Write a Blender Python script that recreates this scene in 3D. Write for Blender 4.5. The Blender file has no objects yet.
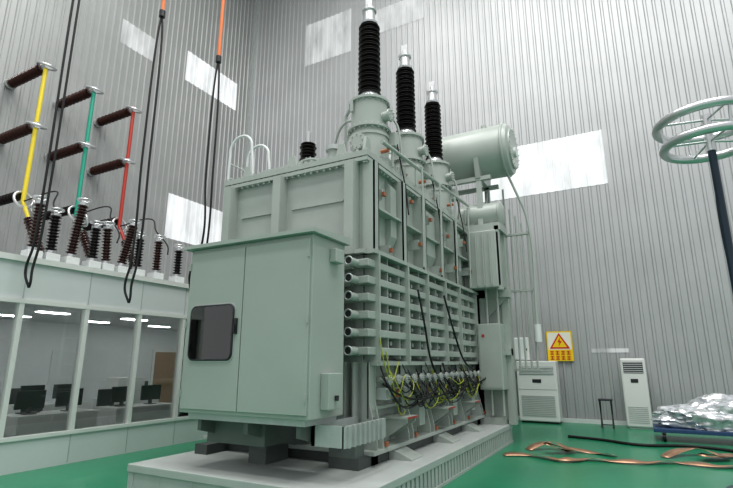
import bpy, bmesh, math, random
from mathutils import Vector, Matrix
random.seed(7)
scene=bpy.context.scene
COL=scene.collection

# ------------------------------------------------------------ materials
def mat(name,col,rough=.5,metal=0.,noise=0.,nscale=6.,bump=0.,emit=None,estr=0.,spec=.5,coat=0.):
    m=bpy.data.materials.new(name);m.use_nodes=True
    nt=m.node_tree;b=nt.nodes['Principled BSDF']
    b.inputs['Base Color'].default_value=(*col,1)
    b.inputs['Roughness'].default_value=rough
    b.inputs['Metallic'].default_value=metal
    b.inputs['Specular IOR Level'].default_value=spec
    b.inputs['Coat Weight'].default_value=coat
    if emit:
        b.inputs['Emission Color'].default_value=(*emit,1);b.inputs['Emission Strength'].default_value=estr
    if noise>0 or bump>0:
        tc=nt.nodes.new('ShaderNodeTexCoord');n=nt.nodes.new('ShaderNodeTexNoise')
        n.inputs['Scale'].default_value=nscale;n.inputs['Detail'].default_value=4
        nt.links.new(tc.outputs['Object'],n.inputs['Vector'])
        if noise>0:
            r=nt.nodes.new('ShaderNodeValToRGB')
            r.color_ramp.elements[0].position=.3;r.color_ramp.elements[1].position=.7
            r.color_ramp.elements[0].color=(*[c*(1-noise) for c in col],1)
            r.color_ramp.elements[1].color=(*[min(1,c*(1+noise)) for c in col],1)
            nt.links.new(n.outputs['Fac'],r.inputs['Fac']);nt.links.new(r.outputs['Color'],b.inputs['Base Color'])
        if bump>0:
            bp=nt.nodes.new('ShaderNodeBump');bp.inputs['Strength'].default_value=bump
            nt.links.new(n.outputs['Fac'],bp.inputs['Height']);nt.links.new(bp.outputs['Normal'],b.inputs['Normal'])
    return m
SAGE=mat('sage_paint',(.4,.44,.41),.32,noise=.05,nscale=2)
SAGE2=mat('sage_paint_cabinet',(.39,.435,.402),.34,noise=.03,nscale=1.5)
SAGED=mat('sage_dark_and_shade',(.13,.155,.143),.5,noise=.05)  # dark supports, and shade painted behind the tank cells
GALV=mat('galvanised_steel',(.48,.51,.5),.4,.3,noise=.06)
BASEM=mat('platform_paint',(.46,.49,.475),.42,noise=.05,nscale=3)
BASED=mat('platform_gap_dark',(.03,.035,.035),.7)
SKID=mat('skid_grey_steel',(.08,.095,.09),.5,noise=.1)
BLACKP=mat('bushing_silicone_black',(.014,.011,.011),.35)
BROWN=mat('porcelain_brown',(.05,.022,.018),.25,coat=.3)
SILVER=mat('silver_metal',(.62,.63,.64),.3,.75,noise=.03)
BLK=mat('black_rubber',(.012,.012,.013),.55)
DARK=mat('dark_plastic',(.03,.03,.035),.4)
WHITE=mat('white_paint',(.68,.71,.7),.4,noise=.02)
WHITEP=mat('white_plastic',(.72,.73,.71),.35)
YEL=mat('yellow_busbar',(.75,.6,.05),.4)
GRN=mat('green_busbar',(.03,.33,.23),.4)
RED=mat('red_busbar',(.42,.05,.035),.4)
ORANGE=mat('orange_sling',(.8,.24,.1),.7)
COPPER=mat('copper_foil',(.48,.29,.19),.42,.7,noise=.2,nscale=5,bump=.2)
LUG=mat('copper_lug',(.4,.15,.08),.45,.2)
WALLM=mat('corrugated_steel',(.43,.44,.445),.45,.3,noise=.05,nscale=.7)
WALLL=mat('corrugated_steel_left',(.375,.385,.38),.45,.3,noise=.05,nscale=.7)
FLOORM=mat('green_epoxy_floor',(.02,.225,.115),.28,noise=.08,nscale=.8)
CEILM=mat('ceiling_panels',(.5,.5,.5),.7,noise=.03)
ROOMW=mat('control_room_wall',(.68,.7,.71),.6,noise=.02)
ROOMF=mat('control_room_floor',(.4,.42,.42),.3,noise=.05)
BAND=mat('white_aluminium_panel',(.64,.67,.67),.3,noise=.02,nscale=1)
NAVY=mat('navy_pole',(.015,.03,.05),.35)
FILM=mat('plastic_film',(.6,.62,.64),.2,.4,noise=.3,nscale=9,bump=.8)
DOORB=mat('brown_door_wood',(.3,.18,.1),.5,noise=.1,nscale=10)
SIGNY=mat('sign_yellow',(.85,.6,.02),.4);SIGNW=mat('sign_white',(.8,.78,.7),.4);SIGNR=mat('sign_red',(.6,.03,.02),.4)
SCREEN=mat('screen_black',(.01,.012,.016),.12)
BLUE=mat('trolley_blue',(.03,.07,.16),.4)
def reflmat(name,lo,hi):
    # emission imitates window light reflected in the steel wall, varied by noise
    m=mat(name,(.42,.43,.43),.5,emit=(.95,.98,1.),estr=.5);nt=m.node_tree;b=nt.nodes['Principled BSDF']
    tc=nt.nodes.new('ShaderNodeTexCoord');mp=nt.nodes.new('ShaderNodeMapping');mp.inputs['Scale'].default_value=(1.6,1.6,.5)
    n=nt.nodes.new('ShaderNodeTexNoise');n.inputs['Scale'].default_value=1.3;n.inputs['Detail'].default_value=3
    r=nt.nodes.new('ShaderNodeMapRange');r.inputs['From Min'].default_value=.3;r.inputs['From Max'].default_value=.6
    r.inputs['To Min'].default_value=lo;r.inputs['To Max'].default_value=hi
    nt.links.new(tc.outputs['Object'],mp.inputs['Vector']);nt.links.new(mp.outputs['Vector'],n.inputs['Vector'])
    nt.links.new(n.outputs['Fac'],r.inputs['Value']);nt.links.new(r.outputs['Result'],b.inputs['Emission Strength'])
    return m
REFL=reflmat('wall_reflection',.3,.55)
REFL2=reflmat('wall_reflection_dim',.02,.22)
LAMP=mat('lamp_panel',(.9,.9,.9),.5,emit=(1,1,1),estr=13)
YG=mat('earth_wire_yellow_green',(.38,.42,.05),.5)
def glassmat(name,tint,gl=.12):
    m=bpy.data.materials.new(name);m.use_nodes=True;nt=m.node_tree;nt.nodes.clear()
    o=nt.nodes.new('ShaderNodeOutputMaterial');mx=nt.nodes.new('ShaderNodeMixShader')
    t=nt.nodes.new('ShaderNodeBsdfTransparent');g=nt.nodes.new('ShaderNodeBsdfGlossy')
    t.inputs['Color'].default_value=(*tint,1);g.inputs['Roughness'].default_value=.03
    f=nt.nodes.new('ShaderNodeFresnel');f.inputs['IOR'].default_value=1.5
    a=nt.nodes.new('ShaderNodeMath');a.operation='ADD';a.inputs[1].default_value=gl
    nt.links.new(f.outputs[0],a.inputs[0]);nt.links.new(a.outputs[0],mx.inputs[0])
    nt.links.new(t.outputs[0],mx.inputs[1]);nt.links.new(g.outputs[0],mx.inputs[2]);nt.links.new(mx.outputs[0],o.inputs[0])
    return m
GLASS=glassmat('clear_glass',(.95,.97,.96),.05)
CGLASS=glassmat('cabinet_glass',(.75,.78,.77),.1)

# ------------------------------------------------------------ helpers
def empty(name,loc=(0,0,0)):
    e=bpy.data.objects.new(name,None);e.location=loc;COL.objects.link(e);e.empty_display_size=.2;return e
def finish(name,me,m,parent,smooth=False):
    if m: me.materials.append(m)
    if smooth:
        for p in me.polygons:p.use_smooth=True
        me.set_sharp_from_angle(angle=.7)
    o=bpy.data.objects.new(name,me);COL.objects.link(o)
    if parent is not None:
        o.parent=parent;o.matrix_parent_inverse=Matrix.Translation(-parent.location)
    return o
def box(P,n,x0,x1,y0,y1,z0,z1,m,bev=0.):
    bm=bmesh.new();bmesh.ops.create_cube(bm,size=1)
    for v in bm.verts:
        v.co=Vector(((x0+x1)/2+v.co.x*(x1-x0),(y0+y1)/2+v.co.y*(y1-y0),(z0+z1)/2+v.co.z*(z1-z0)))
    if bev>0:bmesh.ops.bevel(bm,geom=bm.edges[:],offset=bev,segments=2,affect='EDGES',profile=.5)
    me=bpy.data.meshes.new(n);bm.to_mesh(me);bm.free();return finish(n,me,m,P)
def boxes(P,n,lst,m):
    vs=[];fs=[]
    for (x0,x1,y0,y1,z0,z1) in lst:
        b=len(vs)
        vs+=[(x0,y0,z0),(x1,y0,z0),(x1,y1,z0),(x0,y1,z0),(x0,y0,z1),(x1,y0,z1),(x1,y1,z1),(x0,y1,z1)]
        fs+=[tuple(b+i for i in f) for f in((3,2,1,0),(4,5,6,7),(0,1,5,4),(1,2,6,5),(2,3,7,6),(3,0,4,7))]
    me=bpy.data.meshes.new(n);me.from_pydata(vs,[],fs);return finish(n,me,m,P)
def prism(P,n,pts,a0,a1,axis,m):
    def mk(p,a):
        return (a,p[0],p[1]) if axis=='X' else ((p[0],a,p[1]) if axis=='Y' else (p[0],p[1],a))
    k=len(pts);vs=[mk(p,a0) for p in pts]+[mk(p,a1) for p in pts]
    fs=[tuple(range(k)),tuple(range(2*k-1,k-1,-1))]+[(i,i+k,(i+1)%k+k,(i+1)%k) for i in range(k)]
    me=bpy.data.meshes.new(n);me.from_pydata(vs,[],fs)
    bm=bmesh.new();bm.from_mesh(me);bmesh.ops.recalc_face_normals(bm,faces=bm.faces);bm.to_mesh(me);bm.free()
    return finish(n,me,m,P)
def lathe(P,n,p0,p1,prof,m,seg=24):
    p0=Vector(p0);d=(Vector(p1)-p0).normalized()
    q=d.to_track_quat('Z','Y');vs=[];fs=[]
    for (t,r) in prof:
        for i in range(seg):
            a=2*math.pi*i/seg
            vs.append(p0+q@Vector((r*math.cos(a),r*math.sin(a),t)))
    k=len(prof)
    for j in range(k-1):
        for i in range(seg):
            fs.append((j*seg+i,j*seg+(i+1)%seg,(j+1)*seg+(i+1)%seg,(j+1)*seg+i))
    fs.append(tuple(range(seg-1,-1,-1)));fs.append(tuple((k-1)*seg+i for i in range(seg)))
    me=bpy.data.meshes.new(n);me.from_pydata([tuple(v) for v in vs],[],fs)
    return finish(n,me,m,P,True)
def cyl(P,n,p0,p1,r,m,seg=20,r2=None):
    L=(Vector(p1)-Vector(p0)).length
    return lathe(P,n,p0,p1,[(0,r),(L,r if r2 is None else r2)],m,seg)
def shed(P,n,p0,p1,rc,rs,m,pitch=.07,taper=1.,seg=24):
    L=(Vector(p1)-Vector(p0)).length;k=max(3,int(L/pitch));h=L/k;prof=[(0,rc)]
    for i in range(k):
        f=1-(1-taper)*i/k
        R=(rs if i%2==0 else rs*.88)*f
        prof+=[(h*(i+.15),rc*f),(h*(i+.55),R),(h*(i+.68),R),(h*(i+.8),rc*f)]
    prof.append((L,rc*taper))
    return lathe(P,n,p0,p1,prof,m,seg)
def tube(P,n,pts,r,m,smooth=True,cyc=False,res=3):
    cu=bpy.data.curves.new(n,'CURVE');cu.dimensions='3D';cu.bevel_depth=r;cu.bevel_resolution=res;cu.use_fill_caps=True
    if smooth:
        s=cu.splines.new('BEZIER');s.bezier_points.add(len(pts)-1)
        for b,p in zip(s.bezier_points,pts):
            b.co=p;b.handle_left_type=b.handle_right_type='AUTO'
        s.resolution_u=10
    else:
        s=cu.splines.new('POLY');s.points.add(len(pts)-1)
        for b,p in zip(s.points,pts): b.co=(*p,1)
    s.use_cyclic_u=cyc
    tmp=bpy.data.objects.new(n+'_c',cu);COL.objects.link(tmp)
    dg=bpy.context.evaluated_depsgraph_get();me=bpy.data.meshes.new_from_object(tmp.evaluated_get(dg))
    bpy.data.objects.remove(tmp);me.name=n
    me.materials.clear()
    return finish(n,me,m,P,True)
def torus(P,n,c,R,r,m,normal=(0,0,1)):
    q=Vector(normal).to_track_quat('Z','Y')
    return tube(P,n,[Vector(c)+q@Vector((R*math.cos(a),R*math.sin(a),0)) for a in [2*math.pi*i/32 for i in range(32)]],r,m,True,True,5)
def flange(P,n,p,d,R,th,m,nb=16,rb=.018):
    p=Vector(p);d=Vector(d).normalized();cyl(P,n,p,p+d*th,R,m,32)
    q=d.to_track_quat('Z','Y')
    for i in range(nb):
        a=2*math.pi*i/nb;o=p+q@Vector(((R-.035)*math.cos(a),(R-.035)*math.sin(a),0))
        cyl(P,n+'_bolt',o-d*.03,o+d*(th+.03),rb,GALV,6)

# ------------------------------------------------------------ hall shell
XL=-15.5;YB=16.5;H=22.
def corr(name,axis,fix,a0,a1,z0,z1,sgn,m,pitch=.25,dep=.035,off=0.):
    vs=[];fs=[];n=int((a1-a0)/pitch)
    def P(a,h,z):
        c=fix+sgn*(h+off)
        return (a,c,z) if axis=='Y' else (c,a,z)
    prof=[]
    for i in range(n):
        b=a0+i*pitch
        prof+=[(b,0),(b+pitch*.58,0),(b+pitch*.68,dep),(b+pitch*.9,dep)]
    prof.append((a0+n*pitch,0))
    for a,h in prof: vs+=[P(a,h,z0),P(a,h,z1)]
    for i in range(len(prof)-1): fs.append((2*i,2*i+2,2*i+3,2*i+1))
    me=bpy.data.meshes.new(name);me.from_pydata(vs,[],fs);return finish(name,me,m,None)
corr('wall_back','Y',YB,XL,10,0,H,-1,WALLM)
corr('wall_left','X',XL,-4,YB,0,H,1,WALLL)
box(None,'floor',XL,10,-6,YB,-.1,0,FLOORM)
box(None,'ceiling',XL,10,-6,YB,H,H+.1,CEILM)
box(None,'baseboard_back',-9,10,YB-.12,YB-.06,0,.12,WHITE)
box(None,'trim_1',XL,XL+.2,YB-.2,YB,3.6,H,GALV)
def reflection_patch(name,axis,fix,a0,a1,z0,z1,sgn,m):  # glowing sheet laid on the wall, stands in for reflected window light
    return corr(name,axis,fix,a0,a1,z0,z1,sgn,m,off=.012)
reflection_patch('reflection_patch_1','Y',YB,-4.25,-.25,7.25,9.1,-1,REFL)
reflection_patch('reflection_patch_2','Y',YB,-12.25,-9.75,15.2,17.4,-1,REFL2)
reflection_patch('reflection_patch_3','Y',YB,-8.75,-6.25,15.6,16.8,-1,REFL2)
reflection_patch('reflection_patch_4','X',XL,12.5,15.5,13.3,14.7,1,REFL)
reflection_patch('reflection_patch_5','X',XL,12.25,15.25,6.4,8.2,1,REFL)
reflection_patch('reflection_patch_6','Y',YB,-1.25,-.25,2.02,2.14,-1,REFL2)
reflection_patch('reflection_patch_7','X',XL,9.5,11.0,13.2,14.2,1,REFL2)

# ------------------------------------------------------------ control room
CX=-9.1
cr=empty('control_room',(CX,8,0))
Y0,Y1=1.0,YB-.1
boxes(cr,'sill_panel',[(CX-.12,CX,Y0,Y1,.0,.52)],BAND)
boxes(cr,'header_panel',[(CX-.12,CX,Y0,Y1,2.76,3.5)],BAND)
boxes(cr,'header_trim',[(CX-.12,CX+.05,Y0,Y1,3.42,3.52),(CX-.12,CX+.03,Y0,Y1,2.72,2.8),(CX-.12,CX+.03,Y0,Y1,.5,.56)],WHITEP)
ms=[1.05+1.15*i for i in range(14)]
boxes(cr,'mullion',[(CX-.1,CX+.02,y-.04,y+.04,.5,2.8) for y in ms],WHITEP)
boxes(cr,'panel_joint',[(CX-.02,CX+.004,y-.008,y+.008,2.8,3.42) for y in ms]+[(CX-.02,CX+.004,y-.008,y+.008,0.02,.5) for y in ms],GALV)
boxes(cr,'glass_pane',[(CX-.06,CX-.05,Y0,Y1,.56,2.72)],GLASS)
boxes(cr,'roof_slab',[(XL+.1,CX-.12,Y0,Y1,3.38,3.5)],BAND)
boxes(cr,'inner_ceiling',[(XL+.1,CX-.12,Y0,Y1,2.9,2.95)],ROOMW)
boxes(cr,'inner_wall',[(XL+.1,XL+.2,Y0,Y1,.02,2.9),(XL+.1,CX-.12,Y0-.1,Y0,.02,3.5),(XL+.1,CX-.12,Y1-.1,Y1,.02,2.9)],ROOMW)
boxes(cr,'inner_floor',[(XL+.1,CX-.12,Y0,Y1,.003,.03)],ROOMF)
boxes(cr,'ceiling_lamp',[(x,x+.2,y,y+.7,2.88,2.9) for x in(-14,-12.3,-10.6) for y in(2,4.2,6.4,8.6,10.8,13)],LAMP)
boxes(cr,'inner_door',[(XL+.2,XL+.26,12.2,13.1,.03,2.1)],DOORB)
boxes(cr,'inner_door_frame',[(XL+.2,XL+.24,12.1,13.2,.03,2.2)],WHITEP)
boxes(cr,'notice_board',[(XL+.2,XL+.23,8.6,10.4,1.1,2.1)],BAND)
def desk(x,y):
    d=empty('control_desk',(x,y,0.03))
    boxes(d,'top',[(x-.4,x+.4,y-.8,y+.8,.72,.76)],WHITEP)
    boxes(d,'legs',[(x-.36,x+.36,y+s,y+s+.04,.03,.72) for s in(-.78,.74)]+[(x+.34,x+.37,y-.74,y+.74,.25,.72)],WHITEP)
    for s in(-.42,.35):
        boxes(d,'monitor',[(x-.02,x+.02,y+s-.27,y+s+.27,.86,1.2)],SCREEN)
        boxes(d,'monitor_stand',[(x-.03,x+.03,y+s-.03,y+s+.03,.76,.9),(x-.1,x+.1,y+s-.1,y+s+.1,.76,.775)],DARK)
    boxes(d,'keyboard',[(x-.32,x-.18,y-.5,y-.1,.76,.78)],DARK)
for x,y in((-10.6,4.1),(-10.6,6.1),(-10.6,8.1),(-13,5.2),(-13,7.4),(-13,9.6)): desk(x,y)
def chair(x,y):
    d=empty('office_chair',(x,y,.03))
    box(d,'seat',x-.24,x+.24,y-.24,y+.24,.42,.5,DARK,.03)
    box(d,'backrest',x-.28,x-.22,y-.22,y+.22,.55,1.1,DARK,.02)
    cyl(d,'column',(x,y,.08),(x,y,.42),.03,SILVER,10)
    boxes(d,'back_bracket',[(x-.27,x-.23,y-.03,y+.03,.45,.6)],DARK)
    for i in range(5):
        a=i*1.257;tube(d,'star_leg',[(x,y,.12),(x+.27*math.cos(a),y+.27*math.sin(a),.07)],.018,DARK,False)
        cyl(d,'castor',(x+.27*math.cos(a),y+.27*math.sin(a)-.02,.06),(x+.27*math.cos(a),y+.27*math.sin(a)+.02,.06),.03,DARK,10)
for x,y in((-11.4,4.3),(-11.4,6.3),(-11.4,8.0),(-13.8,7.2)): chair(x,y)
def bin_cabinet(x,y):
    d=empty('white_filing_cabinet',(x,y,.03))
    box(d,'body',x-.25,x+.25,y-.4,y+.4,.03,1.35,WHITEP,.01)
    boxes(d,'drawer_lines',[(x+.25,x+.255,y-.38,y+.38,z,z+.01) for z in(.35,.68,1.0)],GALV)
    boxes(d,'handles',[(x+.25,x+.27,y-.08,y+.08,z,z+.02) for z in(.2,.52,.85,1.15)],DARK)
bin_cabinet(-12.2,6.9+2.0)

# ------------------------------------------------------------ equipment on the control-room roof
def arrester(x,y,h,lean=0,m=BROWN,bh=.25):
    a=empty('surge_arrester',(x,y,3.5))
    box(a,'plinth',x-.13,x+.13,y-.13,y+.13,3.5,3.5+bh,WHITE,.01)
    z=3.5+bh;t=Vector((x,y+lean,z+h));b=Vector((x,y,z))
    d=(t-b).normalized()
    cyl(a,'lower_flange',b,b+d*.06,.1,SILVER);shed(a,'porcelain',b+d*.06,t-d*.05,.055,.105,m,.06)
    cyl(a,'upper_flange',t-d*.05,t,.09,SILVER);torus(a,'corona_ring',t+d*.08,.12,.02,SILVER);
    for s in(-1,1):tube(a,'ring_support',[t,t+d*.08+Vector((0,s*.12,0))],.01,SILVER,False)
for (y,h,l,m) in((4.8,.95,0,BROWN),(5.12,.8,0,BLACKP),(5.5,1.15,.12,BROWN),(5.95,.75,0,BLACKP),(6.25,.8,-.05,BROWN),(6.6,1.0,.2,BROWN),(7.0,.75,0,BLACKP),(7.5,.8,0,BROWN),(8.1,.7,0,BLACKP)):
    arrester(-9.65,y,h,l,m)
PX=-13.6
for i,(y,m) in enumerate(((6.35,YEL),(7.75,GRN),(9.1,RED))):
    g=empty('busbar_assembly',(PX,y,7))
    cyl(g,'coloured_busbar',(PX,y,5.8),(PX,y,9.85),.055,m,12)
    for j,z in enumerate((9.75,7.95,6.0)):
        ex=XL+.05
        if j<2:
            cyl(g,'wall_flange',(ex,y,z),(ex+.1,y,z),.16,SILVER);shed(g,'post_insulator',(ex+.1,y,z),(PX-.1,y,z),.08,.15,BROWN,.09)
            cyl(g,'end_fitting',(PX-.12,y,z),(PX+.08,y,z),.09,SILVER)
            torus(g,'corona_ring',(PX+.02,y,z),.22,.035,SILVER,(.3,0,1))
        else:
            cyl(g,'wall_flange',(ex,y,z),(ex+.1,y,z),.16,SILVER);shed(g,'post_insulator',(ex+.1,y,z),(PX-.1,y,z),.07,.13,BLACKP,.08)
            torus(g,'corona_ring',(PX,y,z-.15),.22,.035,SILVER,(1,0,.3));torus(g,'corona_ring',(PX+.1,y+.2,z-.3),.18,.03,SILVER,(.2,1,.3))
    b=Vector((-12.6,y+.5,3.5));t=Vector((PX,y,5.8))
    d=(t-b).normalized();cyl(g,'lead_foot',b,b+d*.4,.08,WHITE);shed(g,'inclined_insulator',b+d*.4,t-d*.5,.07,.13,BROWN,.08);cyl(g,'lead_rod',t-d*.5,t,.05,m,10)
    tube(g,'lead_cable',[t,(PX+1.2,y+.1,5.9),(-11.2,y-.5,5.2),(-10.2,y-.9,4.6),(-9.8,y-1.2,4.3)],.018,BLK)

# ------------------------------------------------------------ hanging test leads
def lead(x,y,ztop,zbot,sling,gap=.12,curl=0):
    g=empty('hanging_cable_sling',(x,y,H))
    tube(g,'sling_band',[(x,y,H),(x,y,ztop+.25)],.035,ORANGE if sling else BLK,False)
    for s in(-1,1):
        pts=[(x,y,ztop+.28),(x+s*gap*.2,y+s*gap*.2,ztop-.1),(x+s*gap*.4,y+s*gap*.35,(ztop+zbot)/2),(x+s*gap*.3,y+s*gap*.3,zbot+.7)]
        if s<0: pts+=[(x-.1-curl*.6,y-.05,zbot+.25),(x-.02-curl,y,zbot)]
        else: pts+=[(x,y,zbot+.3),(x-curl*.4,y,zbot+.05),(x-.02-curl,y,zbot)]
        tube(g,'black_cable',pts,.02,BLK)
    cyl(g,'shackle',(x,y,ztop+.2),(x,y,ztop+.34),.06,DARK,12)
lead(-8.75,4.4,14.5,2.95,False,.1)
lead(-7.68,5.5,8.3,2.75,True,.12)
lead(-7.0,6.43,7.6,3.1,True,.12,.25)

# ------------------------------------------------------------ platform
pf=empty('transformer_base_platform',(-4.5,8,0))
PX0,PX1,PY0,PY1=-6.3,-2.7,4.76,11.9
boxes(pf,'core',[(PX0+.12,PX1-.12,PY0+.12,PY1-.12,0,.3)],BASED)
box(pf,'deck',PX0,PX1,PY0,PY1,.3,.4,BASEM,.01)
n=int((PY1-PY0)/.14)
boxes(pf,'side_ribs',[(PX1-.12,PX1-.01,PY0+.02+i*.14,PY0+.02+i*.14+.09,.0,.3) for i in range(n)]+[(PX0+.01,PX0+.12,PY0+.02+i*.14,PY0+.02+i*.14+.09,.0,.3) for i in range(n)],BASEM)
boxes(pf,'front_plate',[(PX0+.02,PX1-.02,PY0+.03,PY0+.12,0,.3)],BASEM)
boxes(pf,'front_joint',[(PX0+.02+i*.6,PX0+.03+i*.6,PY0+.026,PY0+.03,0,.3) for i in range(1,6)],GALV)
boxes(pf,'bottom_rail',[(PX1-.13,PX1,PY0,PY1,0,.04),(PX0,PX1,PY0,PY0+.13,0,.04)],BASEM)

# ------------------------------------------------------------ transformer
T=empty('power_transformer',(-4.7,8.8,.4))
TX0,TX1,TY0,TY1=-6.2,-3.45,6.25,11.5
boxes(T,'skid_beam',[(-6.1,-5.85,5.75,TY1+.2,.4,.54),(-3.75,-3.3,5.85,TY1+.2,.4,.54),(-6.1,-3.3,6.2,6.4,.4,.54),(-6.1,-3.3,8.7,8.9,.4,.54),(-6.1,-3.3,11.2,11.4,.4,.54)],SKID)
box(T,'bottom_flange',TX0-.12,TX1+.25,TY0-.15,TY1+.1,.54,.6,SAGE,.01)
box(T,'tank_body',TX0,TX1,TY0,TY1,.6,4.8,SAGE,.015)
box(T,'cover_rim_lower',TX0-.1,TX1+.12,TY0-.1,TY1+.1,4.78,4.84,SAGE)
box(T,'cover_rim_upper',TX0-.1,TX1+.12,TY0-.1,TY1+.1,4.86,4.95,SAGE)
bl=[]
for i in range(46):
    y=TY0-.05+i*(TY1-TY0+.1)/45; bl.append((TX1+.06,TX1+.1,y-.018,y+.018,4.75,4.99))
for i in range(24):
    x=TX0-.05+i*(TX1-TX0+.1)/23; bl.append((x-.018,x+.018,TY0-.08,TY0-.04,4.75,4.99))
boxes(T,'cover_bolts',bl,GALV)
prism(T,'cover_dome',[(TX0+.25,4.95),(TX0+.45,5.2),(-4.4,5.2),(-4.2,4.95)],TY0+.3,TY1-.3,'Y',SAGE)
ribY=[6.3,7.35,8.25,9.2,10.1,11.3]
for i,y in enumerate(ribY):
    boxes(T,'side_stiffener',[(TX1,TX1+.2,y-.08,y-.055,3.3,4.78),(TX1,TX1+.2,y+.055,y+.08,3.3,4.78),(TX1+.18,TX1+.2,y-.08,y+.08,3.3,4.78),
        (TX1,TX1+.25,y-.02,y+.02,1.75,3.35)],SAGE)
    for s in(-.1,.075):
        prism(T,'foot_gusset',[(TX1,.6),(TX1+.24,.6),(TX1+.24,.7),(TX1+.12,1.2),(TX1+.12,1.75),(TX1,1.75)],y+s,y+s+.025,'Y',SAGE)
    boxes(T,'gusset_web',[(TX1+.09,TX1+.11,y-.1,y+.1,1.0,1.75)],SAGE)
    boxes(T,'foot_lug',[(TX1+.24,TX1+.27,y+.12,y+.2,.62,.68)],LUG)
for x in(-6.1,-5.0,-3.6):
    boxes(T,'front_stiffener',[(x-.08,x-.055,TY0-.18,TY0,3.3,4.78),(x+.055,x+.08,TY0-.18,TY0,3.3,4.78),(x-.08,x+.08,TY0-.2,TY0-.18,3.3,4.78)],SAGE)
    boxes(T,'front_leg',[(x-.08,x-.055,TY0-.15,TY0,.6,1.75),(x+.055,x+.08,TY0-.15,TY0,.6,1.75)],SAGE)
boxes(T,'front_panel_seam',[(-5.9,-5.2,TY0-.03,TY0,4.2,4.23),(-4.8,-3.8,TY0-.03,TY0,4.2,4.23)],SAGE)
# grid of horizontal box stiffeners and vertical webs (cells)
for k in range(6):
    z=1.9+k*.25
    box(T,'side_bar',TX1,TX1+.19,TY0-.2,TY1,z-.055,z+.055,SAGE,.012)
    cyl(T,'front_bar',(TX0+.1,TY0-.1,z),(TX1-.12,TY0-.1,z),.07,SAGE,16)
    for xx,yy in((TX1-.3,TY0-.62),(TX1-.02,TY0-.4)):
        cyl(T,'front_stub',(xx,yy,z),(xx,TY0-.05,z),.06,SAGE,20)
        cyl(T,'stub_bore',(xx,yy-.004,z),(xx,yy+.01,z),.045,BASED,16)
        torus(T,'stub_rim',(xx,yy,z),.058,.012,GALV,(0,1,0))
webs=[TY0+.05+i*.42 for i in range(13)]
boxes(T,'cell_web',[(TX1,TX1+.17,y-.012,y+.012,1.8,3.3) for y in webs],SAGE)
boxes(T,'cell_shade',[(TX1,TX1+.004,TY0,TY1,1.78,3.3)],SAGED)  # dark sheet puts the shade between the bars into the colour
for y in webs:
    for k in range(5):
        cyl(T,'cell_fitting',(TX1,y+.2,2.025+k*.25),(TX1+.12,y+.2,2.025+k*.25),.035,SAGE,10)
boxes(T,'belt',[(TX1,TX1+.24,TY0-.1,TY1,3.3,3.36),(TX1,TX1+.22,TY0,TY1,1.7,1.76),(TX1,TX1+.17,TY0,TY1,4.05,4.09),(TX0,TX1+.1,TY0-.18,TY0,3.3,3.36),(TX1,TX1+.12,TY0,TY1,1.1,1.14)],SAGE)
BY=(7.1,8.75,10.4)
for y in BY:
    prism(T,'side_pocket',[(TX1,3.55),(TX1+.1,3.75),(TX1+.1,4.6),(TX1,4.75)],y-.1 if y<8 else y-.3,y+.12 if y<8 else y+.3,'Y',SAGE)
for y,z in((6.5,4.3),(6.75,3.45),(7.6,4.5),(7.95,3.8),(8.5,4.4),(9.0,3.5),(9.5,4.3),(9.9,3.7),(10.6,4.4),(11.0,3.8),(6.9,1.5),(7.7,1.5),(8.6,1.5),(9.6,1.5),(10.7,1.5)):
    boxes(T,'earth_lug',[(TX1+.2,TX1+.25,y-.04,y+.04,z-.03,z+.03)],LUG)
    boxes(T,'lug_plate',[(TX1,TX1+.2,y-.015,y+.015,z-.09,z+.09)],SAGE)
for i in range(16):
    y=6.5+i*.3
    cyl(T,'small_valve',(TX1,y,1.5),(TX1+.3,y,1.5),.04,SAGE,12);flange(T,'valve_flange',(TX1+.28,y,1.5),(1,0,0),.07,.025,GALV,6,.008)
    boxes(T,'terminal_box',[(TX1,TX1+.2,y+.06,y+.2,1.22,1.38)],WHITE if i%3==0 else SAGE)
    boxes(T,'terminal_cover',[(TX1+.2,TX1+.215,y+.07,y+.19,1.24,1.36)],LUG if i%4==1 else DARK if i%4==3 else SAGE)
for y in(7.9,9.6,10.8):
    boxes(T,'junction_box',[(TX1+.02,TX1+.2,y-.12,y+.12,.75,1.05)],SAGE)
for y in(6.95,8.7,10.3):
    prism(T,'jacking_bracket',[(TX1,.95),(TX1+.42,.95),(TX1+.42,.9),(TX1,.62)],y-.16,y-.13,'Y',SAGE)
    prism(T,'jacking_bracket',[(TX1,.95),(TX1+.42,.95),(TX1+.42,.9),(TX1,.62)],y+.13,y+.16,'Y',SAGE)
    boxes(T,'jacking_plate',[(TX1,TX1+.44,y-.2,y+.2,.95,.98)],SAGE);boxes(T,'jacking_mark',[(TX1+.441,TX1+.446,y-.18,y+.18,.952,.978)],RED)
    prism(T,'base_gusset',[(TX1+.05,.6),(TX1+.5,.42),(TX1+.5,.4),(TX1+.05,.4)],y-.2,y+.2,'Y',SAGE)
rc=random.Random(3)
for i in range(46):
    y0=6.3+rc.random()*4.2;L=.5+rc.random()*1.1;y1=min(11.4,y0+L);zt=1.75-rc.random()*.3;zb=1.0+rc.random()*.35;xx=TX1+.27+rc.random()*.07
    m=(BLK,BLK,YG,BLK,DARK,DARK,BLK)[i%7]
    tube(T,'control_cable',[(TX1+.22,y0,zt),(xx,y0+.05,(zt+zb)/2),(xx,(y0+y1)/2,zb),(xx,y1-.05,(zt+zb)/2),(TX1+.22,y1,zt-.1)],.007+rc.random()*.005,m)
tube(T,'control_cable',[(TX1+.26,6.35,1.45),(TX1+.33,6.9,1.25),(TX1+.33,8,1.18),(TX1+.33,9.5,1.25),(TX1+.3,11.2,1.3)],.016,BLK)
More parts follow.
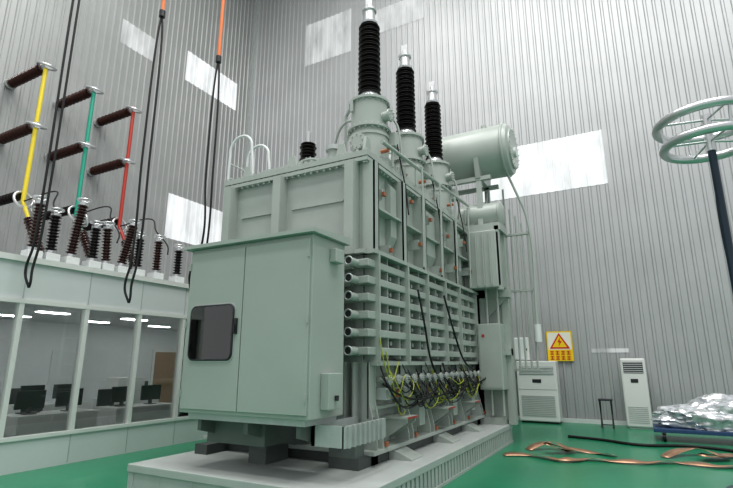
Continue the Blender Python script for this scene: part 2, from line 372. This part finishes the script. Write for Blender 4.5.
tube(T,'control_cable',[(TX1+.26,7.7,2.95),(TX1+.32,7.8,2.4),(TX1+.3,8.1,1.8),(TX1+.3,8.4,1.5)],.018,BLK)
tube(T,'control_cable',[(TX1+.26,9.0,3.0),(TX1+.34,9.3,2.3),(TX1+.34,9.8,1.8),(TX1+.3,10.6,1.6)],.018,BLK)
for y0,z0 in((6.25,2.1),(6.45,1.9),(6.6,1.6),(8.3,1.7),(10,1.7)):
    tube(T,'earth_wire',[(TX1+.26,y0,z0),(TX1+.31,y0+.1,z0-.45),(TX1+.3,y0+.3,z0-.6),(TX1+.3,y0+.55,z0-.35)],.009,YG)
for y in(8.05,9.0,9.95,10.9):
    tube(T,'conduit',[(TX1+.26,y,5.3),(TX1+.26,y,4.7),(TX1+.24,y,3.4)],.02,SAGE,False)
# turrets + HV bushings
for i,y in enumerate(BY):
    X=-3.8
    cyl(T,'turret_collar',(X,y,4.95),(X,y,5.08),.46,SAGE,40)
    flange(T,'turret_lower_flange',(X,y,5.08),(0,0,1),.42,.05,SAGE,20)
    lathe(T,'turret_body',(X,y,5.13),(X,y,6.3),[(0,.34),(.45,.34),(.45,.36),(.5,.36),(.5,.33),(1.17,.33)],SAGE,40)
    flange(T,'turret_mid_flange',(X,y,5.72),(0,0,1),.39,.04,SAGE,20)
    flange(T,'turret_top_flange',(X,y,6.26),(0,0,1),.37,.05,SAGE,18)
    lathe(T,'bushing_base',(X,y,6.31),(X,y,6.5),[(0,.24),(.05,.24),(.08,.19),(.19,.17)],SILVER,32)
    shed(T,'hv_bushing',(X,y,6.46),(X,y,7.95),.135,.21,BLACKP,.052,.95,32)
    lathe(T,'bushing_cap',(X,y,7.94),(X,y,8.45),[(0,.14),(.05,.16),(.06,.12),(.3,.11),(.31,.14),(.35,.14),(.36,.05),(.48,.045)],SILVER,24)
    boxes(T,'terminal_palm',[(X-.07,X+.07,y-.015,y+.015,8.35,8.57)],SILVER)
    cyl(T,'turret_port',(X+.3,y-.05,5.95),(X+.44,y-.05,5.95),.09,SAGE);flange(T,'port_flange',(X+.43,y-.05,5.95),(1,0,0),.12,.03,SAGE,8,.01)
    cyl(T,'turret_port',(X,y-.3,5.4),(X,y-.44,5.4),.11,SAGE);flange(T,'port_flange',(X,y-.43,5.4),(0,-1,0),.15,.03,SAGE,8,.01)
    for a in(.6,2.5,4.2):
        c,s=math.cos(a),math.sin(a)
        boxes(T,'lifting_lug',[(X+.36*c-.03,X+.36*c+.03,y+.36*s-.03,y+.36*s+.03,6.05,6.26)],SAGE)
    boxes(T,'turret_terminal_box',[(X+.28,X+.45,y+.1,y+.3,5.45,5.7)],SAGE)
    tube(T,'vent_pipe',[(X+.1,y+.2,6.2),(X+.3,y+.35,6.1),(X+.42,y+.4,5.6),(X+.42,y+.4,5.0)],.022,SAGE)
    tube(T,'vent_pipe',[(X-.3,y+.1,6.1),(X-.6,y+.15,6.15),(X-.9,y+.3,5.9),(X-.95,y+.35,5.1)],.025,SAGE)
    tube(T,'secondary_cable',[(X+.45,y+.2,5.5),(X+.5,y+.25,5.1),(X+.55,y+.3,4.7),(X+.6,y+.3,4.2)],.012,BLK)
    cyl(T,'oil_sample_valve',(X+.36,y-.25,5.2),(X+.5,y-.25,5.2),.035,LUG,12)
tube(T,'gas_collection_pipe',[(-3.3,6.6,5.25),(-3.3,11.3,5.5)],.035,SAGE,False)
for y in(7.0,8.0,9.0,10.0,11.0): tube(T,'pipe_post',[(-3.3,y,4.95),(-3.3,y,5.3)],.018,SAGE,False)
tube(T,'main_oil_pipe',[(-4.8,6.9,5.35),(-4.8,9.5,5.6),(-4.6,11.4,5.95)],.06,SAGE)
for y in(7.2,8.4,9.4): flange(T,'pipe_coupling',(-4.8,y,5.36+.09*(y-6.9)),(0,1,.09),.11,.04,SAGE,8,.01)
for y in(7.1,8.2,9.6): boxes(T,'pipe_saddle',[(-4.86,-4.74,y-.04,y+.04,5.2,5.36)],SAGE)
cyl(T,'buchholz_relay',(-4.65,10.6,5.82),(-4.6,10.95,5.87),.12,SAGE,16)
cyl(T,'pressure_relief',(-4.2,6.55,4.95),(-4.2,6.55,5.25),.1,SAGE,18);cyl(T,'relief_cap',(-4.2,6.55,5.25),(-4.2,6.55,5.33),.14,GALV,18)
for x,y in((-5.6,6.75),(-4.0,6.5),(-3.55,8.0),(-3.55,9.6)):
    cyl(T,'cover_valve_stem',(x,y,4.95),(x,y,5.2),.03,GALV,10);torus(T,'valve_handwheel',(x,y,5.2),.07,.01,LUG)
cyl(T,'neutral_turret',(-5.35,7.4,5.2),(-5.35,7.4,5.5),.2,SAGE,28);flange(T,'neutral_flange',(-5.35,7.4,5.5),(0,0,1),.24,.04,SAGE,12)
shed(T,'neutral_bushing',(-5.35,7.4,5.6),(-5.35,7.4,6.0),.1,.17,BLACKP,.06);cyl(T,'neutral_cap',(-5.35,7.4,5.98),(-5.35,7.4,6.25),.06,SILVER)
cyl(T,'neutral_base',(-5.35,7.4,5.54),(-5.35,7.4,5.62),.14,SILVER)
tube(T,'oil_pipe',[(-4.9,8.0,5.2),(-4.9,8.0,6.1),(-4.8,8.05,6.35),(-4.0,8.3,6.1)],.05,SAGE,False)
tube(T,'oil_pipe',[(-5.2,7.2,5.2),(-4.3,7.3,5.45)],.08,SAGE,False)
tube(T,'turret_link_pipe',[(-4.6,7.6,5.1),(-4.6,7.6,6.5),(-4.35,7.5,6.7),(-4.1,7.3,6.2)],.035,SAGE,False)
for a,b,c in((-5.0,6.6,5.0),(-4.6,6.5,5.0),(-5.7,6.7,5.0)):
    cyl(T,'cover_handhole',(a,b,4.95),(a,b,5.1),.13,SAGE,20);flange(T,'handhole_cover',(a,b,5.1),(0,0,1),.17,.03,SAGE,10,.012)
for x in(-5.9,-4.9,-3.9):
    prism(T,'cover_lift_lug',[(x-.12,4.95),(x+.12,4.95),(x+.05,5.22),(x-.05,5.22)],TY0+.05,TY0+.09,'Y',SAGE)
for y in(6.35,7.75,9.5,11.2):
    prism(T,'cover_lift_lug',[(y-.12,4.95),(y+.12,4.95),(y+.05,5.25),(y-.05,5.25)],TX1-.02,TX1+.03,'X',SAGE)
# ladder with hoop handrails
for dy in(0,.5):
    y=6.7+dy
    tube(T,'ladder_rail',[(-6.75,y,.5),(-6.75,y,5.7),(-6.71,y,5.98),(-6.5,y,6.12),(-6.25,y,6.02),(-6.18,y,5.75),(-6.12,y,5.0)],.028,WHITE)
for i in range(17): tube(T,'ladder_rung',[(-6.75,6.7,.8+i*.3),(-6.75,7.2,.8+i*.3)],.015,WHITE,False)
for z in(1.,3.,4.6): tube(T,'ladder_bracket',[(-6.75,6.7,z),(-6.15,6.7,z)],.02,WHITE,False)
for z in(5.25,5.5): tube(T,'cover_guard_rail',[(-6.2,7.3,z),(-6.2,11,z)],.018,WHITE,False)
for y in(7.3,8.5,9.7,11): tube(T,'guard_post',[(-6.2,y,4.95),(-6.2,y,5.5)],.018,WHITE,False)
# conservator
CY,CZ,CR=11.75,6.95,.66
lathe(T,'conservator_tank',(-5.6,CY,CZ),(-2.2,CY,CZ),[(0,.3),(.03,.55),(.1,CR),(3.28,CR),(3.35,.62),(3.39,.5)],SAGE,48)
for x in(-5.4,-2.37): torus(T,'conservator_rim',(x,CY,CZ),CR,.035,SAGE,(1,0,0))
flange(T,'conservator_endplate',(-2.22,CY,CZ),(1,0,0),.52,.04,SAGE,20,.014)
cyl(T,'oil_gauge',(-2.18,CY,CZ-.1),(-2.12,CY,CZ-.1),.13,WHITE,24)
cyl(T,'conservator_nozzle',(-2.9,CY,CZ+.6),(-2.9,CY,CZ+.8),.07,SAGE)
for x in(-5.0,-3.0):
    prism(T,'conservator_saddle',[(CY-.5,CZ-.8),(CY+.5,CZ-.8),(CY+.62,CZ-.3),(CY+.3,CZ-.58),(CY,CZ-.66),(CY-.3,CZ-.58),(CY-.62,CZ-.3)],x-.06,x+.06,'X',SAGE)
    for y in(CY-.42,CY+.35):
        boxes(T,'conservator_post',[(x-.06,x+.06,y-.05,y+.05,4.3,CZ-.75)],SAGE)
    tube(T,'conservator_brace',[(x,CY-.4,4.5),(x,CY+.35,6.1)],.035,SAGE,False)
boxes(T,'conservator_beam',[(-5.2,-2.7,CY-.48,CY-.36,CZ-.85,CZ-.75),(-5.2,-2.7,CY+.3,CY+.4,CZ-.85,CZ-.75)],SAGE)
lathe(T,'small_conservator',(-3.6,11.55,5.25),(-2.5,11.55,5.25),[(0,.2),(.05,.3),(1.05,.3),(1.1,.2)],SAGE,32)
torus(T,'small_conservator_rim',(-2.58,11.55,5.25),.3,.02,SAGE,(1,0,0))
boxes(T,'small_conservator_saddle',[(-3.3,-3.2,11.35,11.75,4.9,5.05),(-2.8,-2.7,11.35,11.75,4.9,5.05)],SAGE)
# far-end structure
EX=-2.55
boxes(T,'end_column',[(-3.35,-3.05,11.5,11.75,.5,5.0),(EX-.16,EX,11.62,11.82,.4,4.9),(EX-.1,EX,11.1,11.25,3.35,4.85),(-6.1,-5.9,11.5,11.85,.5,5.0)],SAGE)
boxes(T,'end_beam',[(-6.1,EX+.04,11.5,11.85,3.22,3.4),(-6.1,EX+.04,11.1,11.85,4.75,4.93),(-3.4,EX,11.5,11.8,1.9,2.05)],SAGE)
boxes(T,'end_panel',[(-3.35,EX-.02,11.66,11.72,.5,4.75),(-6,-3.2,11.5,11.6,.5,4.8)],SAGE)
box(T,'tap_changer_housing',-3.3,EX-.06,11.05,11.6,3.4,4.75,SAGE,.02)
boxes(T,'housing_ribs',[(EX-.06,EX-.02,11.1+i*.16,11.13+i*.16,3.45,4.7) for i in range(4)]+[(-3.25+i*.16,-3.22+i*.16,11.0,11.05,3.45,4.7) for i in range(4)],SAGE)
box(T,'motor_drive_cabinet',-3.2,EX-.12,11.2,11.66,1.15,2.6,SAGE2,.02)
boxes(T,'motor_drive_door',[(-3.16,EX-.16,11.19,11.2,1.2,2.55)],SAGE)
boxes(T,'motor_drive_lamp',[(-3.1,-3.04,11.18,11.19,2.3,2.36)],RED)
for x in(-3.0,-2.75): tube(T,'end_conduit',[(x,11.4,.6),(x,11.4,1.15)],.03,SAGE,False);tube(T,'end_conduit',[(x,11.4,2.6),(x,11.4,3.4)],.03,SAGE,False)
prism(T,'end_gusset',[(-3.05,3.22),(EX,3.22),(-3.05,2.75)],11.55,11.6,'Y',SAGE)
boxes(T,'end_base',[(-6.2,-2.75,11.45,11.88,.4,.55)],SAGE)
for k in range(5):
    x=-2.6+.13*k
    tube(T,'cooling_riser',[(x,12.1,CZ-.9 if k<1 else 5.7-.2*k),(x,12.1,1.55)],.024,SAGE,False)
boxes(T,'riser_frame',[(-2.65,-2.0,12.06,12.14,z,z+.05) for z in(1.55,3.4,4.8)],SAGE)
boxes(T,'riser_bracket',[(-2.75,-2.6,11.8,12.14,z,z+.06) for z in(1.6,3.4,4.6)],SAGE)
tube(T,'breather_pipe',[(-2.4,CY,CZ-.6),(-2.25,CY+.1,5.9),(-2.05,12.0,5.2),(-2.0,12.0,2.6)],.03,SAGE)
cyl(T,'breather',(-2.0,12.0,2.2),(-2.0,12.0,2.6),.08,WHITE)
for z in(1.2,4.3): cyl(T,'radiator_header',(TX0-.25,8,z),(TX0-.25,11,z),.1,SAGE)
for y in(8.2,9.5,10.8): 
    for z in(1.2,4.3): cyl(T,'header_stub',(TX0-.25,y,z),(TX0,y,z),.08,SAGE)

# control cabinet on the tank front
C0,C1,D0,D1,Z0,Z1=-5.47,-3.37,4.8,5.58,1.1,3.3
box(T,'cabinet_body',C0,C1,D0+.03,D1,Z0,Z1,SAGE2,.012)
dm=-4.44
box(T,'cabinet_door_left',C0+.03,dm-.006,D0,D0+.04,Z0+.05,Z1-.06,SAGE2,.008)
box(T,'cabinet_door_right',dm+.006,C1-.03,D0,D0+.04,Z0+.05,Z1-.06,SAGE2,.008)
prism(T,'cabinet_roof',[(D0-.07,Z1),(D1+.03,Z1),(D1+.03,Z1+.1),(D0-.07,Z1+.05)],C0-.07,C1+.07,'X',SAGE2)
def rrect(x0,x1,z0,z1,r,n=6):
    o=[]
    for cx,cz,a0 in((x1-r,z1-r,0),(x0+r,z1-r,90),(x0+r,z0+r,180),(x1-r,z0+r,270)):
        for i in range(n+1):
            a=math.radians(a0+90*i/n);o.append((cx+r*math.cos(a),cz+r*math.sin(a)))
    return o
wx0,wx1,wz0,wz1=-5.33,-4.57,1.78,2.48
prism(T,'window_frame',rrect(wx0-.03,wx1+.03,wz0-.03,wz1+.03,.1),D0-.008,D0+.0,'Y',GALV)
prism(T,'window_backing',rrect(wx0,wx1,wz0,wz1,.08),D0-.012,D0-.008,'Y',SAGED)
tube(T,'window_gasket',[(p[0],D0-.014,p[1]) for p in rrect(wx0,wx1,wz0,wz1,.08)],.016,DARK,False,True)
boxes(T,'instrument',[(wx0+.1,wx0+.24,D0-.02,D0-.012,wz0+.38,wz0+.58),(wx0+.3,wx0+.4,D0-.02,D0-.012,wz0+.34,wz0+.58),(wx0+.06,wx0+.64,D0-.018,D0-.012,wz0+.08,wz0+.13)],WHITE)
boxes(T,'instrument_dark',[(wx0+.06,wx0+.68,D0-.018,D0-.012,wz0+.15,wz0+.3),(wx0+.45,wx0+.62,D0-.018,D0-.012,wz0+.32,wz0+.4)],DARK)
boxes(T,'instrument_label',[(wx0+.45,wx0+.62,D0-.02,D0-.012,wz0+.43,wz0+.57),(wx0+.1,wx0+.2,D0-.022,D0-.012,wz0+.2,wz0+.26)],WHITE)
prism(T,'window_glass',rrect(wx0,wx1,wz0,wz1,.08),D0-.028,D0-.026,'Y',CGLASS)
boxes(T,'door_handle',[(dm-.1,dm-.06,D0-.03,D0,2.1,2.3),(dm-.09,dm-.07,D0-.05,D0-.02,2.12,2.22)],DARK)
boxes(T,'door_hinge',[(C1-.05,C1-.025,D0-.02,D0,z,z+.1) for z in(1.3,2.2,3.0)]+[(C0+.025,C0+.05,D0-.02,D0,z,z+.1) for z in(1.3,2.2,3.0)],SAGE2)
box(T,'cabinet_vent_box',C1,C1+.1,5.2,5.4,3.0,3.18,SAGE2,.01)
box(T,'cabinet_side_box',C1,C1+.12,5.05,5.35,1.2,1.62,SAGE2,.01)
cyl(T,'padlock',(C1+.14,5.2,1.3),(C1+.14,5.2,1.36),.025,DARK,10)
boxes(T,'cabinet_base_frame',[(C0+.1,C1-.1,D0+.1,D1,Z0-.08,Z0)],GALV)
for x in(-5.2,-4.4,-3.6):
    prism(T,'cabinet_bracket',[(4.95,Z0-.08),(6.25,Z0-.08),(6.25,.62),(5.95,.62),(4.95,Z0-.22)],x-.03,x+.03,'X',SAGED)
boxes(T,'cable_trough',[(-5.3,-4.3,5.2,5.75,.7,.98)],SAGED)
boxes(T,'side_channel',[(-3.55,-3.1,5.15,5.2,.78,1.02),(-3.12,-3.08,5.15,6.2,.78,1.02),(-3.55,-3.5,5.15,6.2,.78,1.02)],GALV)
boxes(T,'channel_ribs',[(-3.09,-3.05,5.2+i*.12,5.24+i*.12,.78,1.02) for i in range(8)],GALV)
boxes(T,'front_pedestal',[(-4.9,-4.6,5.6,6.1,.4,.72),(-3.75,-3.35,5.85,6.1,.54,.8)],SAGED)

# ------------------------------------------------------------ air conditioner (wide cabinet)
a=empty('floor_air_conditioner',(-2.8,16,0))
x0,x1,y0,y1=-3.35,-2.2,15.75,16.3
box(a,'body',x0,x1,y0,y1,.05,1.78,WHITEP,.03)
boxes(a,'plinth',[(x0+.05,x1-.05,y0+.05,y1-.05,0,.06)],DARK)
boxes(a,'outlet_recess',[(x0+.08,x1-.08,y0-.004,y0,1.38,1.62)],GALV)
boxes(a,'outlet_louvre',[(x0+.09,x1-.09,y0-.02,y0-.004,1.4+i*.045,1.415+i*.045) for i in range(5)],WHITE)
boxes(a,'intake_grille',[(x0+.1,x1-.1,y0-.012,y0,.2+i*.05,.225+i*.05) for i in range(12)],GALV)
boxes(a,'display',[(x0+.45,x0+.7,y0-.01,y0,1.15,1.25)],DARK)
boxes(a,'seam',[(x0+.02,x1-.02,y0-.006,y0,.95,.965)],GALV)
b=empty('white_wall_box',(-3.2,16.3,2.2));box(b,'body',-3.5,-3.0,16.1,16.4,1.8,2.5,WHITEP,.02);boxes(b,'door',[(-3.47,-3.03,16.09,16.1,1.84,2.46)],WHITE);boxes(b,'lock',[(-3.08,-3.05,16.08,16.09,2.1,2.16)],DARK)
# tower ac
a=empty('tower_air_conditioner',(-.2,15.9,0))
x0,x1,y0,y1=-.5,.12,15.7,16.15
box(a,'body',x0,x1,y0,y1,.04,1.85,WHITEP,.04)
boxes(a,'plinth',[(x0+.04,x1-.04,y0+.04,y1-.04,0,.05)],GALV)
boxes(a,'outlet',[(x0+.07,x1-.07,y0-.005,y0,1.45,1.75)],DARK)
boxes(a,'louvre',[(x0+.08,x1-.08,y0-.018,y0-.005,1.47+i*.05,1.485+i*.05) for i in range(6)],WHITE)
boxes(a,'display',[(x0+.22,x0+.4,y0-.008,y0,1.2,1.3)],DARK)
boxes(a,'intake_grille',[(x0+.07,x1-.07,y0-.008,y0,.15+i*.05,.17+i*.05) for i in range(9)],GALV)
# stool
s=empty('black_folding_stool',(-.95,15.5,0))
boxes(s,'seat',[(-1.13,-.78,15.35,15.7,.72,.76)],DARK)
for sx in(-1.1,-.82): tube(s,'leg',[(sx,15.38,0.01),(sx,15.66,.72)],.018,DARK,False);tube(s,'leg',[(sx,15.66,0.01),(sx,15.38,.72)],.018,DARK,False)
tube(s,'stretcher',[(-1.1,15.42,.1),(-.82,15.42,.1)],.014,DARK,False)
# warning sign
s=empty('warning_sign',(-2.12,YB-.1,2.2))
yy=YB-.07
boxes(s,'board',[(-2.5,-1.75,yy-.02,yy,1.78,2.68)],SIGNY)
boxes(s,'field',[(-2.46,-1.79,yy-.024,yy-.02,2.12,2.64)],SIGNW)
prism(s,'triangle_border',[(-2.42,2.15),(-1.83,2.15),(-2.125,2.63)],yy-.028,yy-.024,'Y',SIGNR)
prism(s,'triangle',[(-2.34,2.195),(-1.91,2.195),(-2.125,2.55)],yy-.032,yy-.028,'Y',SIGNY)
prism(s,'lightning',[(-2.1,2.5),(-2.18,2.34),(-2.12,2.34),(-2.16,2.21),(-2.05,2.38),(-2.11,2.38)],yy-.036,yy-.032,'Y',SIGNR)
for r in range(2):
    boxes(s,'lettering',[(-2.42+i*.16+a,-2.42+i*.16+b,yy-.026,yy-.02,z+c,z+d) for z in((1.97,1.82)[r],) for i in range(4) for a,b,c,d in((0,.11,.0,.02),(.0,.11,.09,.11),(.045,.065,0,.11),(0,.11,.045,.06))],SIGNR)

# ------------------------------------------------------------ corona ring electrode stand
k=empty('corona_ring_divider',(1.35,8.7,0))
cx,cy=1.33,8.65
lathe(k,'base',(cx,cy,0),(cx,cy,.2),[(0,.5),(.08,.5),(.1,.2),(.2,.12)],NAVY,32)
cyl(k,'pole',(cx,cy,.15),(cx,cy,4.95),.055,NAVY,20)
cyl(k,'hub',(cx,cy,4.9),(cx,cy,5.5),.06,SILVER)
for z,R in((5.02,.62),(5.38,.68)):
    torus(k,'toroid',(cx,cy,z),R,.07,SILVER)
    for i in range(4):
        an=i*math.pi/2+.3;tube(k,'spoke',[(cx,cy,z+.04),(cx+R*math.cos(an),cy+R*math.sin(an),z)],.018,SILVER,False)
for i in range(4):
    an=i*math.pi/2+.3;tube(k,'upright',[(cx+.62*math.cos(an),cy+.62*math.sin(an),5.02),(cx+.68*math.cos(an),cy+.68*math.sin(an),5.38)],.02,SILVER,False)
tube(k,'lead',[(cx,cy,4.8),(cx-.05,cy,4.0),(cx-.02,cy,2.5),(cx,cy,1.0)],.012,BLK)

# ------------------------------------------------------------ trolley with film-wrapped bundle
t=empty('platform_trolley',(1.3,14,0))
box(t,'deck',.1,2.9,13.5,14.6,.2,.28,BLUE,.01)
for x in(.3,2.6):
    for y in(13.6,14.45):
        cyl(t,'wheel',(x-.03,y,.09),(x+.03,y,.09),.09,BLK,20);boxes(t,'fork',[(x-.05,x+.05,y-.02,y+.02,.1,.2)],GALV)
bm=bmesh.new();bmesh.ops.create_icosphere(bm,subdivisions=5,radius=1)
from mathutils import noise as mn
for v in bm.verts:
    c=v.co.copy();d=1+.22*mn.noise(c*2.2)+.1*mn.noise(c*6)+.06*mn.noise(c*14)
    v.co=Vector((c.x*1.35*d+1.55,c.y*.5*d+14.05,max(.285,.5+c.z*.5*d*(1+.3*c.x))))
me=bpy.data.meshes.new('wrapped_bundle');bm.to_mesh(me);bm.free();finish('wrapped_bundle',me,FILM,t,True)

# ------------------------------------------------------------ copper foil strips & floor cable
def ribbon(name,pts,w,m,lift=.02):
    o=[];N=len(pts);vs=[];fs=[]
    for i,p in enumerate(pts):
        q0=Vector(pts[max(0,i-1)]);q1=Vector(pts[min(N-1,i+1)]);d=(q1-q0).normalized();n=Vector((-d.y,d.x,0)).normalized()
        tw=.5*math.sin(i*.45)
        a=Vector(p)+n*w/2+Vector((0,0,w*.4*max(0,tw)));b=Vector(p)-n*w/2+Vector((0,0,w*.4*max(0,-tw)))
        vs+=[tuple(a),tuple(b)]
    for i in range(N-1): fs.append((2*i,2*i+1,2*i+3,2*i+2))
    me=bpy.data.meshes.new(name);me.from_pydata(vs,[],fs)
    o=finish(name,me,m,None,True);md=o.modifiers.new('s','SOLIDIFY');md.thickness=.004;md.offset=1;return o
def path(ctrl,n=8):
    out=[]
    for i in range(len(ctrl)-1):
        p0=Vector(ctrl[max(0,i-1)]);p1=Vector(ctrl[i]);p2=Vector(ctrl[i+1]);p3=Vector(ctrl[min(len(ctrl)-1,i+2)])
        for j in range(n):
            t=j/n;out.append(tuple(.5*((2*p1)+(-p0+p2)*t+(2*p0-5*p1+4*p2-p3)*t*t+(-p0+3*p1-3*p2+p3)*t**3)))
    out.append(ctrl[-1]);return [(a,b,max(.01,c)) for a,b,c in out]
ribbon('copper_foil_strip',path([(-2.5,10.1,.02),(-2.0,10.3,.02),(-1.4,10.0,.04),(-1.0,10.4,.02),(-.3,10.4,.03),(.3,10.8,.02),(.9,10.7,.03),(1.6,11.1,.02)]),.18,COPPER)
ribbon('copper_foil_strip',path([(-2.2,10.9,.02),(-1.8,11.3,.14),(-1.4,11.0,.02),(-1.8,10.7,.18),(-1.2,11.2,.02),(-.6,11.0,.02)]),.18,COPPER)
ribbon('copper_foil_strip',path([(.2,11.3,.02),(.7,11.9,.12),(1.2,11.6,.04),(.8,11.3,.1),(1.4,12.0,.02),(2.0,11.8,.02)]),.18,COPPER)
tube(None,'floor_power_cable',[(-1.7,13.2,.03),(-1.0,13.0,.03),(-.2,12.6,.03),(.8,12.9,.03),(2.2,12.2,.03),(4,12.5,.03)],.03,BLK)

# ------------------------------------------------------------ lights
def area(n,loc,size,power,rot=(0,0,0),col=(1,1,1),sy=None):
    l=bpy.data.lights.new(n,'AREA');l.energy=power;l.color=col;l.shape='RECTANGLE';l.size=size;l.size_y=sy or size
    o=bpy.data.objects.new(n,l);o.location=loc;o.rotation_euler=rot;COL.objects.link(o)
for i,x in enumerate((-9,-4,1,6)):
    for j,y in enumerate((-2,3,8)):
        area('hall_high_bay_light',(x,y,21.5),2.5,400,(0,0,0),(1,.99,.97))
w=bpy.data.worlds.new('hall_ambient');w.use_nodes=True;scene.world=w
w.node_tree.nodes['Background'].inputs[0].default_value=(.97,.985,1,1);w.node_tree.nodes['Background'].inputs[1].default_value=.66

# ------------------------------------------------------------ camera
f=489.;th=math.atan(118/f);yaw=math.atan(273.5/(f/math.cos(th)))
cd=bpy.data.cameras.new('camera');cam=bpy.data.objects.new('camera',cd);COL.objects.link(cam)
cd.sensor_width=36;cd.lens=36*f/733;cam.location=(0,0,1.75);cam.rotation_euler=(math.pi/2+th,0,yaw)
cd.clip_end=200
scene.camera=cam
scene.view_settings.view_transform='Standard'
try: scene.view_settings.look='Medium High Contrast'
except Exception: pass
